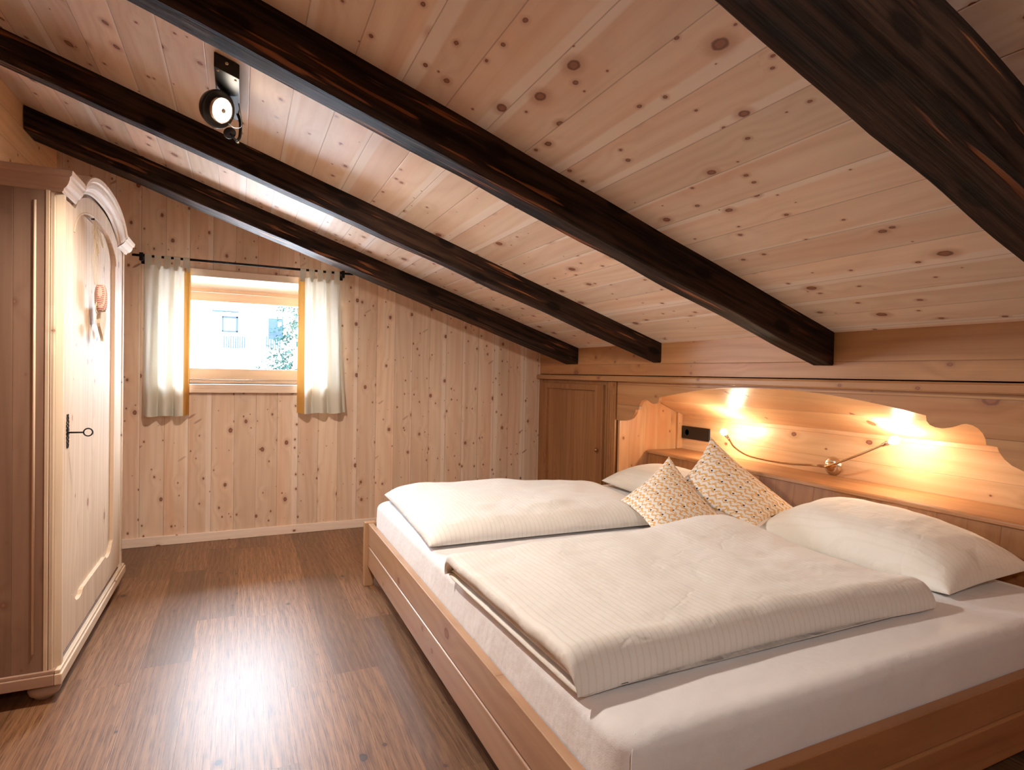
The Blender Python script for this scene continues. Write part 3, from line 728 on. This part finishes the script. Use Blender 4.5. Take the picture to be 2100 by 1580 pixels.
def section():
    pts = []
    x1, zb, zt_ = 2.045, .503, .603
    nx = 60
    for k in range(nx+1): t = k/nx; pts.append((.722+(x1-.05-.722)*t, zt_))
    for k in range(1, 12): a = math.pi/2-math.pi*k/12; pts.append((x1-.05+.05*math.cos(a), .553+.05*math.sin(a)))
    for k in range(nx+1): t = k/nx; pts.append((x1-.05-(x1-.05-.735)*t, zb))
    def nz(xt, z0, z1, n_=6):
        c, h = (z0+z1)/2, (z1-z0)/2
        return [(xt+.012-.012*math.sin(math.pi*k/n_), c-h*math.cos(math.pi*k/n_)) for k in range(n_+1)]
    pts += nz(.716, .504, .519)
    pts += [(.76, .5205), (.80, .522), (.76, .5235)]
    pts += nz(.726, .525, .540)
    pts += [(.77, .542), (.84, .546), (.85, .549), (.80, .553), (.75, .556)]
    pts += nz(.698, .559, .600)
    return pts
sweep_layer(section(), 1.125, 2.02, 'duvet_fold', .0, -.02, .011, 3)

# pillows
soft('pillow', [(2.225, 1.165, .520), (2.66, 1.115, .575), (2.700, 1.98, .60), (2.28, 2.05, .520)], .21, M['pillow'], pw=3.2, pinch=.045, noise_a=.010, noise_s=5, seed=4, ex=.55, flat_bottom=.45,
     fn=lambda u, v, q, s: Vector((min(q.x, 2.735), q.y, max(q.z, .503))),
     nu=80, nv=90, label='large cream pillow on the near half of the bed against the shelf', cat='pillow', group='bed pillows')
soft('pillow', [(2.23, 2.46, .54), (2.64, 2.44, .58), (2.66, 3.28, .585), (2.22, 3.30, .545)], .17, M['pillow'], pw=3, pinch=.05, noise_a=.006, noise_s=5, seed=6, ex=.55, flat_bottom=.4,
     fn=lambda u, v, q, s: Vector((q.x, q.y, max(q.z, .503))),
     nu=80, nv=90, label='cream pillow on the far half of the bed, half hidden behind the cushions', cat='pillow', group='bed pillows')
# printed cushions (u along top->right edge)
soft('cushion', [(2.054, 2.426, .835), (2.119, 2.078, .565), (1.691, 2.071, .548), (1.777, 2.462, .615)], .15, M['print'], pw=2.2, pinch=.10, noise_a=.006, noise_s=7, seed=2, ex=.75,
     label='gold zigzag patterned cushion on its corner, front one with the lower peak', cat='cushion', group='patterned cushions')
soft('cushion', [(2.385, 2.471, .923), (2.519, 2.005, .600), (2.20, 1.98, .56), (2.05, 2.42, .640)], .15, M['print'], pw=2.2, pinch=.10, noise_a=.006, noise_s=7, seed=5, ex=.75,
     label='gold zigzag patterned cushion standing behind, with the taller peak below the left bulb', cat='cushion', group='patterned cushions')

# ------------------------------------------------------------------ wardrobe
WX = -.60; WY0, WY1 = 2.645, 3.945; WC = 3.275
wd = thing('wardrobe', 'old pale pine wardrobe with arched cornice and one panelled door', 'wardrobe', (-.85, 3.3, 0))
ch = .036
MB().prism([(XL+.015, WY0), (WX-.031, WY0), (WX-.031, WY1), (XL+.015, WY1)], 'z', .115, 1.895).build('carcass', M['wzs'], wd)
# corner posts with a chamfer and bead lines
for (a, s) in ((WY0, 1), (WY1, -1)):
    pts = [(WX-.046, a-s*.002), (WX-ch, a-s*.002), (WX, a+s*(ch-.002)), (WX, a+s*.060), (WX-.0225, a+s*.060), (WX-.0225, a+s*.004), (WX-.046, a+s*.004)]
    MB().prism(pts, 'z', .118, 1.895).build('corner_post', M['wz'], wd)
    MB().tube([(WX-.078, a-s*.001, .19), (WX-.078, a-s*.001, 1.845)], .0042, 8).build('bead', M['wz'], wd, smooth=True)
def arch(hw, zbase, zpk, n_=28, pwr=2.3):
    out = []
    for k in range(n_+1):
        t = -1+2*k/n_
        t = math.sin(t*math.pi/2)
        out.append((WC+hw*t, zbase+(zpk-zbase)*(1-abs(t)**pwr)**(1/1.6)))
    return out
inner = arch(.425, 1.888, 2.000)
# front board behind the arch
MB().prism([(WY0+.05, 1.80), (WY1-.05, 1.80), (WY1-.05, 1.895), (WC+.425, 1.895)] + inner[::-1][1:-1] + [(WC-.425, 1.895), (WY0+.05, 1.895)], 'x', WX-.0300, WX-.0225).build('gable_board', M['wy'], wd)
# door: stiles, arched top rail, scalloped bottom rail; recessed panel
DY0, DY1 = 2.708, 3.842; PY0, PY1 = 2.822, 3.655
dpoly = []
pc = (PY0+PY1)/2; ph_ = (PY1-PY0)/2
dtop = [(y, min(z-.012, 1.985)) for y, z in inner if DY0 < y < DY1]
top_in = [(pc+ph_*math.sin((-1+2*k/24)*math.pi/2), 1.775+.135*(1-abs(math.sin((-1+2*k/24)*math.pi/2))**2.4)**(1/1.7)) for k in range(25)]
bot_in = [(PY0, .335), (PY0+.02, .33), (PY0+.045, .31), (PY0+.075, .288), (PY0+.12, .280), (PY0+.165, .284), (PY0+.18, .296), (PY0+.2, .300)]
bot_in = bot_in + [(2*pc-y, z) for y, z in bot_in[::-1]]
d_ = MB()
d_.box(WX-.021, WX, DY0, PY0, .155, 1.775).box(WX-.021, WX, PY1, DY1, .155, 1.775)
tp = [(DY0, 1.775)] + [(DY0, 1.868)] + dtop + [(DY1, 1.868), (DY1, 1.775)] + top_in[::-1]
# top rail as quads between inner and outer curves (keeps shading clean)
def strip(lo, hi, x0, x1, m_):
    n_ = len(lo); vs = [(x, y, z) for x in (x0, x1) for arr in (lo, hi) for (y, z) in arr]
    fs = []
    for i in range(n_-1):
        fs += [(i, i+1, n_+i+1, n_+i), (2*n_+i, 3*n_+i, 3*n_+i+1, 2*n_+i+1), (i, 2*n_+i, 2*n_+i+1, i+1), (n_+i, n_+i+1, 3*n_+i+1, 3*n_+i)]
    fs += [(0, n_, 3*n_, 2*n_), (n_-1, 3*n_-1, 4*n_-1, 2*n_-1)]
    m_.add(vs, fs)
def ztop(y):
    t = (y-WC)/.425
    return 1.872 if abs(t) >= 1 else max(1.872, 1.888-.014+(2.0-1.888)*(1-abs(t)**2.3)**(1/1.6))
ys = [DY0]+[y for y, z in top_in]+[DY1]
lo = [(DY0, 1.775)]+top_in+[(DY1, 1.775)]
strip(lo, [(y, ztop(y)) for y, z in lo], WX-.021, WX, d_)
lo2 = [(DY0, .155)]+[(y, .155) for y, z in bot_in]+[(DY1, .155)]
strip([(y, .155) for y, z in bot_in], bot_in, WX-.021, WX, d_)
dd = d_.build('door', M['wz'], wd, bevel=.0)
box(WX-.0218, WX-.016, PY0-.01, PY1+.01, .26, 1.93).build('door_panel', M['wz'], dd)
# moulding line around the panel
ol = [(PY1+.004, 1.775)] + [(y, z+.004) for y, z in top_in[::-1]] + [(PY0-.004, 1.775)]
MB().tube([(WX+.001, y, z) for y, z in ol], .0035, 6).build('panel_moulding', M['wz'], dd, smooth=True)
# escutcheon: pierced cast plate
es = MB(); rnd = random.Random(3)
for k in range(26):
    z = .935+.125*k/25; wv_ = .010+.012*abs(math.sin(k*1.05))*(1-abs(k-12.5)/16)
    es.box(WX, WX+.003, 2.742-wv_+rnd.random()*.003, 2.742-wv_+.005, z-.0028, z+.0026).box(WX, WX+.003, 2.742+wv_-.005, 2.742+wv_-rnd.random()*.003, z-.0026, z+.0028)
    if k % 3 == 0: es.box(WX, WX+.003, 2.742-wv_, 2.742+wv_, z-.0015, z+.0015)
es.box(WX, WX+.004, 2.735, 2.749, .975, 1.015)
es.build('lock_plate', M['iron'], dd)
kz = .992
ky = MB().tube([(WX+.0, 2.742, kz), (WX+.052, 2.742, kz)], .0032, 8)
ky.tube([(WX+.066+.0145*math.cos(a*math.pi/12), 2.742, kz+.0145*math.sin(a*math.pi/12)) for a in range(25)], .0026, 8)
ky.build('key', M['iron'], dd, smooth=True)
# crown moulding
prof = [(0, 0), (.004, .006), (.010, .008), (.014, .016), (.022, .024), (.034, .030), (.042, .031), (.046, .038), (.060, .041), (.062, .036), (.062, -.02)]
FH = 1.20
path = [(WY0, 1.888, 0, 1)] + [(WC-.44, 1.888, 0, 1)]
na = len(inner)
pp = []
for i, (y, z) in enumerate(inner):
    a = inner[max(i-1, 0)]; b = inner[min(i+1, na-1)]
    ty, tz = b[0]-a[0], b[1]-a[1]; L_ = math.hypot(ty, tz); pp.append((y, z, -tz/L_, ty/L_))
cm = MB()
def sweepm(path, fac, e0=0, e1=0, nm=None):
    vs = []; n_ = len(prof)
    for i, (y, z, ny, nz) in enumerate(path):
        for (h, x) in prof:
            h2 = h*fac
            yy = y+ny*h2; zz_ = z+nz*h2
            if i == 0 and e0: yy -= max(0, x)*e0
            if i == len(path)-1 and e1: yy += max(0, x)*e1
            vs.append((WX+x, yy, zz_))
    m_ = len(path)
    fs = [(i*n_+j, i*n_+j+1, (i+1)*n_+j+1, (i+1)*n_+j) for i in range(m_-1) for j in range(n_-1)]
    fs += [list(range(n_)), [(m_-1)*n_+j for j in range(n_)][::-1]]
    cm.add(vs, fs)
# mitre where straight run meets the arch: bisected normal
s0 = pp[0]; bis = Vector((0+s0[2], 1+s0[3])).normalized(); kk = 1/max(.3, bis.y)
run_l = [(WY0, 1.884, 0, 1), (WC-.435, 1.888, bis.x*kk, bis.y*kk)]
arcp = [(WC-.435, 1.888, bis.x*kk, bis.y*kk)] + [(y, z, ny*1.0, nz*1.0) for y, z, ny, nz in pp[2:-2]] + [(WC+.435, 1.888, -bis.x*kk, bis.y*kk)]
run_r = [(WC+.435, 1.884, -bis.x*kk, bis.y*kk), (WY1, 1.884, 0, 1)]
sweepm(run_l, FH, e0=1); sweepm(arcp, FH); sweepm(run_r, FH, e1=1)
cm.build('crown_moulding', M['wy'], wd)
sd = MB()
for (yy, s) in ((WY0, -1), (WY1, 1)):
    n_ = len(prof)
    vs = [(WX+max(0, x)*1., yy+s*max(0, x), 1.884+h*FH) for h, x in prof] + [(XL+.01, yy+s*max(0, x), 1.884+h*FH) for h, x in prof]
    sd.add(vs, [(j, j+1, n_+j+1, n_+j) for j in range(n_-1)])
sd.box(XL+.01, WX-.01, WY0+.01, WY1-.01, 1.895, 1.950)
sd.build('side_moulding', M['wx'], wd)
# barrel roof behind the arch
outr = [(y+ny*.068, z+nz*.068) for y, z, ny, nz in pp[2:-2]]
MB().prism([(outr[0][0], 1.90)] + outr + [(outr[-1][0], 1.90)], 'x', WX-.20, WX-.0230).build('arched_top', M['wy'], wd)
# plinth and bun feet
MB().box(XL+.01, WX-.012, WY0-.014, WY1+.014, .068, .108).box(XL+.01, WX-.012, WY0-.008, WY1+.008, .108, .122).build('plinth', M['wx'], wd, bevel=.003)
MB().box(WX-.0115, WX+.012, WY0-.014, WY1+.014, .068, .108).box(WX-.0115, WX+.006, WY0-.008, WY1+.008, .108, .122).build('front_plinth', M['wy'], wd, bevel=.003)
for x, y in ((WX-.055, WY0+.06), (WX-.055, WY1-.06), (XL+.08, WY0+.06), (XL+.08, WY1-.06)):
    MB().lathe([(.0, .070), (.030, .070), (.034, .064), (.030, .058), (.046, .048), (.052, .034), (.046, .018), (.032, .008), (.030, .001), (.0, .001)], (x, y, 0), (0, 0, 1), 28).build('bun_foot', M['wx'], wd, smooth=True)

# ------------------------------------------------------------------ ornament hanging on the wardrobe door
orn = thing('hanging_ornament', 'cord ornament with red and white woven roll and pale heart on wardrobe door', 'ornament', (WX+.01, 3.13, 1.89))
MB().lathe([(0, .012), (.006, .010), (.003, .004), (.005, 0)], (WX, 3.115, 1.895), (1, 0, 0), 12).build('hook', M['iron'], orn, smooth=True)
rnd = random.Random(5); cd = MB()
for k in range(7):
    a = rnd.uniform(-.9, .9); L_ = rnd.uniform(.07, .13)
    dy, dz = 1.1*math.sin(a), -math.cos(a); sx = .012+.008*rnd.random()
    P = [(WX+.012, 3.115, 1.893), (WX+sx, 3.115+dy*L_*.6-.022, 1.893+dz*L_*.6), (WX+sx+.004, 3.115+dy*L_*1.2, 1.893+dz*L_*1.25), (WX+sx, 3.115+dy*L_*.6+.024, 1.893+dz*L_*.6), (WX+.012, 3.115, 1.893)]
    cd.tube(crv(P, 32), .0017, 6)
for k in range(5):
    y0 = 3.10+k*.012
    cd.tube(crv([(WX+.012, 3.115, 1.893), (WX+.016, y0-.008, 1.80), (WX+.016, 3.06+.030*k, 1.70), (WX+.02, 3.075+.022*k, 1.605)], 24), .0012, 6)
cd.tube(crv([(WX+.02, 3.12, 1.54), (WX+.02, 3.10, 1.505), (WX+.02, 3.125, 1.485), (WX+.02, 3.16, 1.49), (WX+.02, 3.16, 1.505)], 24), .0022, 6)
cd.build('cord', M['cord'], orn, smooth=True)
MB().lathe([(0, .062), (.014, .060), (.020, .046), (.024, .02), (.024, -.02), (.020, -.046), (.014, -.060), (0, -.062)], (WX+.034, 3.13, 1.552), (0, -.12, 1), 24).build('woven_roll', M['red'], orn, smooth=True)
def heart(cy_, cz_, s, x0, x1, tilt):
    pts = []
    for k in range(36):
        t = 2*math.pi*k/36
        hx_ = 16*math.sin(t)**3/16; hz_ = (13*math.cos(t)-5*math.cos(2*t)-2*math.cos(3*t)-math.cos(4*t))/16
        y = hx_*math.cos(tilt)-hz_*math.sin(tilt); z = hx_*math.sin(tilt)+hz_*math.cos(tilt)
        pts.append((cy_+y*s, cz_+z*s*1.15))
    return MB().prism(pts, 'x', x0, x1)
heart(3.235, 1.452, .072, WX+.012, WX+.024, .15).build('heart', M['heart'], orn, bevel=.004)
heart(3.105, 1.405, .030, WX+.012, WX+.020, -.1).build('heart', M['white'], orn, bevel=.003)
MB().tube([(WX+.018, 3.125, 1.49), (WX+.018, 3.105, 1.43)], .0013, 6).tube([(WX+.018, 3.15, 1.50), (WX+.018, 3.21, 1.49)], .0013, 6).build('thread', M['cord'], orn)

# ------------------------------------------------------------------ ceiling spotlight
sl_ = thing('ceiling_spotlight', 'black swivel ceiling spotlight, switched on, between two dark beams', 'spotlight', (-.055, 2.47, 2.31))
bx0, bx1, by0, by1 = -.095, -.015, 2.275, 2.665
def cbox(x0, x1, y0, y1, o0, o1):      # box hugging the sloping ceiling
    return MB().add([(x, y, cz(x)+o) for o in (o0, o1) for x, y in ((x0, y0), (x1, y0), (x1, y1), (x0, y1))], [(3, 2, 1, 0), (4, 5, 6, 7), (0, 1, 5, 4), (1, 2, 6, 5), (2, 3, 7, 6), (3, 0, 4, 7)])
cbox(bx0, bx1, by0, by1, -.052, -.002).build('housing', M['blackmetal'], sl_, bevel=.002)
for x, y in ((-.083, 2.292), (-.027, 2.300)):
    MB().lathe([(0, .003), (.004, .002), (.005, 0)], (x, y, cz(x)-.052), (0, 0, -1), 12).build('screw', M['brass'], sl_, smooth=True)
MB().lathe([(0, .003), (.005, .002), (.006, 0)], (-.055, by0, cz(-.055)-.020), (0, -1, 0), 12).build('screw', M['steel'], sl_, smooth=True)
hc = Vector((-.086, 2.45, 2.215)); hd = Vector((.62, -.66, -.36)).normalized()
head = MB().lathe([(0, -.034), (.045, -.034), (.060, -.026), (.066, -.010), (.068, .004), (.066, .006), (.058, .002), (.050, .001), (.030, .001)], hc, hd, 40).build('lamp_head', M['blackmetal'], sl_, smooth=True)
MB().lathe([(0.009, .003), (.026, .002), (.038, -.001), (.041, -.004)], hc+hd*.026, hd, 40).build('lens', M['led'], head, smooth=True)
MB().lathe([(0, .006), (.008, .005), (.0095, -.001)], hc+hd*.026, hd, 20).build('lens_cap', M['steel'], head, smooth=True)
MB().lathe([(.041, -.004), (.044, .000), (.046, -.003), (.047, -.024)], hc+hd*.024, hd, 40).build('trim_ring', M['steel'], head, smooth=True)
# swivel bracket, cable
MB().tube([(-.055, 2.47, cz(-.055)-.05), (-.060, 2.475, 2.235)], .009, 12).build('swivel', M['blackmetal'], sl_, smooth=True)
MB().tube(crv([(-0.0316, 2.5953, 2.2892), (-0.0127, 2.5953, 2.2417), (-0.0127, 2.5848, 2.1784), (-0.0232, 2.5636, 2.1467)], 24), .006, 10).build('bracket', M['blackmetal'], sl_, smooth=True)
MB().tube(crv([(-.018, 2.45, 2.25), (-.010, 2.43, 2.20), (-.006, 2.42, 2.155), (-.030, 2.42, 2.145), (-.05, 2.43, 2.16)], 24), .0016, 8).build('cable', M['iron'], sl_, smooth=True)
MB().lathe([(0, .002), (.020, .002), (.024, -.004), (.020, -.010), (0, -.012)], (-0.0475, 2.5636, 2.1731), (.3, -.6, -.6), 24).build('tilt_knob', M['blackmetal'], sl_, smooth=True)
MB().tube([(-0.0475, 2.5636, 2.1731), (-0.0211, 2.5636, 2.1446)], .004, 8).build('tilt_pin', M['blackmetal'], sl_, smooth=True)
MB().lathe([(0, .006), (.0045, .005), (.005, 0), (0, 0)], (-0.0190, 2.5636, 2.1446), (.3, -.8, -.4), 12).build('screw', M['steel'], sl_, smooth=True)

r2_ = sl_.copy(); COL.objects.link(r2_); dx2 = .375  # unseen copy of the fixture, added to go with the fill light
r2_.location = (sl_.location.x+dx2, -.56, sl_.location.z-dx2*SL)
r2_['label'] = 'added black swivel spotlight behind the camera, unseen, for fill light'
for chd in list(sl_.children):
    c2 = chd.copy(); COL.objects.link(c2); c2.parent = r2_
    for g2 in chd.children:
        d2 = g2.copy(); COL.objects.link(d2); d2.parent = c2
sl_['group'] = 'ceiling spotlights'; r2_['group'] = 'ceiling spotlights'

# ------------------------------------------------------------------ outside the window
YO = 25.
hs = thing('neighbouring_house', 'bright white house across the snow with balcony railings, seen through window', 'house', (0, YO+2, 0))
box(-9, 9, YO, YO+4, -1, 7.5).build('wall', M['plaster'], hs)
for x0, x1, z0, z1 in ((-.67, -.10, 2.66, 3.27),):
    f = MB().box(x0, x1, YO-.06, YO, z0, z0+.05).box(x0, x1, YO-.06, YO, z1-.06, z1).box(x0, x0+.05, YO-.06, YO, z0, z1).box(x1-.07, x1, YO-.06, YO, z0, z1).build('window', M['bluegrey'], hs)
    box(x0+.02, x1-.02, YO-.03, YO-.01, z0+.02, z1-.02).build('pane', plain('bright_curtained_pane', (.028, .034, .036), .8, spec=0.), f)
f = box(.97, 1.53, YO-.05, YO, 2.45, 3.28).build('balcony_door', M['bluegrey'], hs)
box(1.32, 1.46, YO-.07, YO-.045, 2.95, 3.15).build('pane', M['dkglass'], f)
r1 = MB()
for k in range(10): r1.box(-.60+k*.078, -.546+k*.078, YO-.5, YO-.47, 2.06, 2.50)
r1.box(-.62, .15, YO-.5, YO-.46, 2.03, 2.06); r1.build('balcony_railing', M['bluegrey'], hs)
r2 = MB()
for k in range(7): r2.box(.88+k*.078, .934+k*.078, YO-.5, YO-.47, 2.06, 2.56)
r2.build('balcony_railing', M['bluegrey'], hs)
box(-1.0, -.08, YO-.3, YO, 3.42, 3.47).build('eaves', M['bluegrey'], hs)
MB().prism([(6, .2), (YO-.6, 1.98), (YO, 2.02), (YO, -1.2), (6, -1.2)], 'x', -14, 14)
sb = MB().add([(x, y, z) for x in (-14, 14) for y, z in ((6, .2), (YO-.55, 2.0), (YO-.55, -1.2), (6, -1.2))], [(0, 1, 2, 3), (7, 6, 5, 4), (0, 4, 5, 1), (1, 5, 6, 2), (2, 6, 7, 3), (3, 7, 4, 0)]).build('snow_bank', M['snow'])
tag(sb, 'white sunlit snow slope outside the window below the house', 'snow')
tr_ = thing('fir_tree', 'snow dusted fir tree at the right edge of the window view', 'tree', (1.12, 14, .8))
MB().tube([(1.12, 14, .8), (1.12, 14, 3.8)], .05, 8, rr=[.06, .01]).build('trunk', M['bark'], tr_)
fo = MB(); rnd = random.Random(11)
for k in range(300):
    h = rnd.random()**1.2; z = .95+2.7*h; R_ = (1-h)*1.05+.08; a = rnd.random()*6.283
    L_ = R_*rnd.uniform(.6, 1.05); dx_, dy_ = math.cos(a), math.sin(a)
    for q in range(int(4+L_*18)):
        t = rnd.uniform(.25, 1); px, py, pz = 1.12+dx_*L_*t, 14+dy_*L_*t, z-.35*L_*t+rnd.uniform(-.02, .02)
        s = .05*rnd.uniform(.5, 1.2)
        v0 = Vector((rnd.uniform(-1, 1), rnd.uniform(-1, 1), rnd.uniform(-.7, .5))).normalized()*s*1.6; v1 = v0.orthogonal().normalized()*s*.5
        p0 = Vector((px, py, pz)); n3 = v0.cross(v1).normalized()*s*.25
        fo.add([p0-v1, p0+v1, p0+v0, p0+n3], [(0, 1, 2), (0, 3, 1), (1, 3, 2), (2, 3, 0)])
fo.build('foliage', M['fir'], tr_)
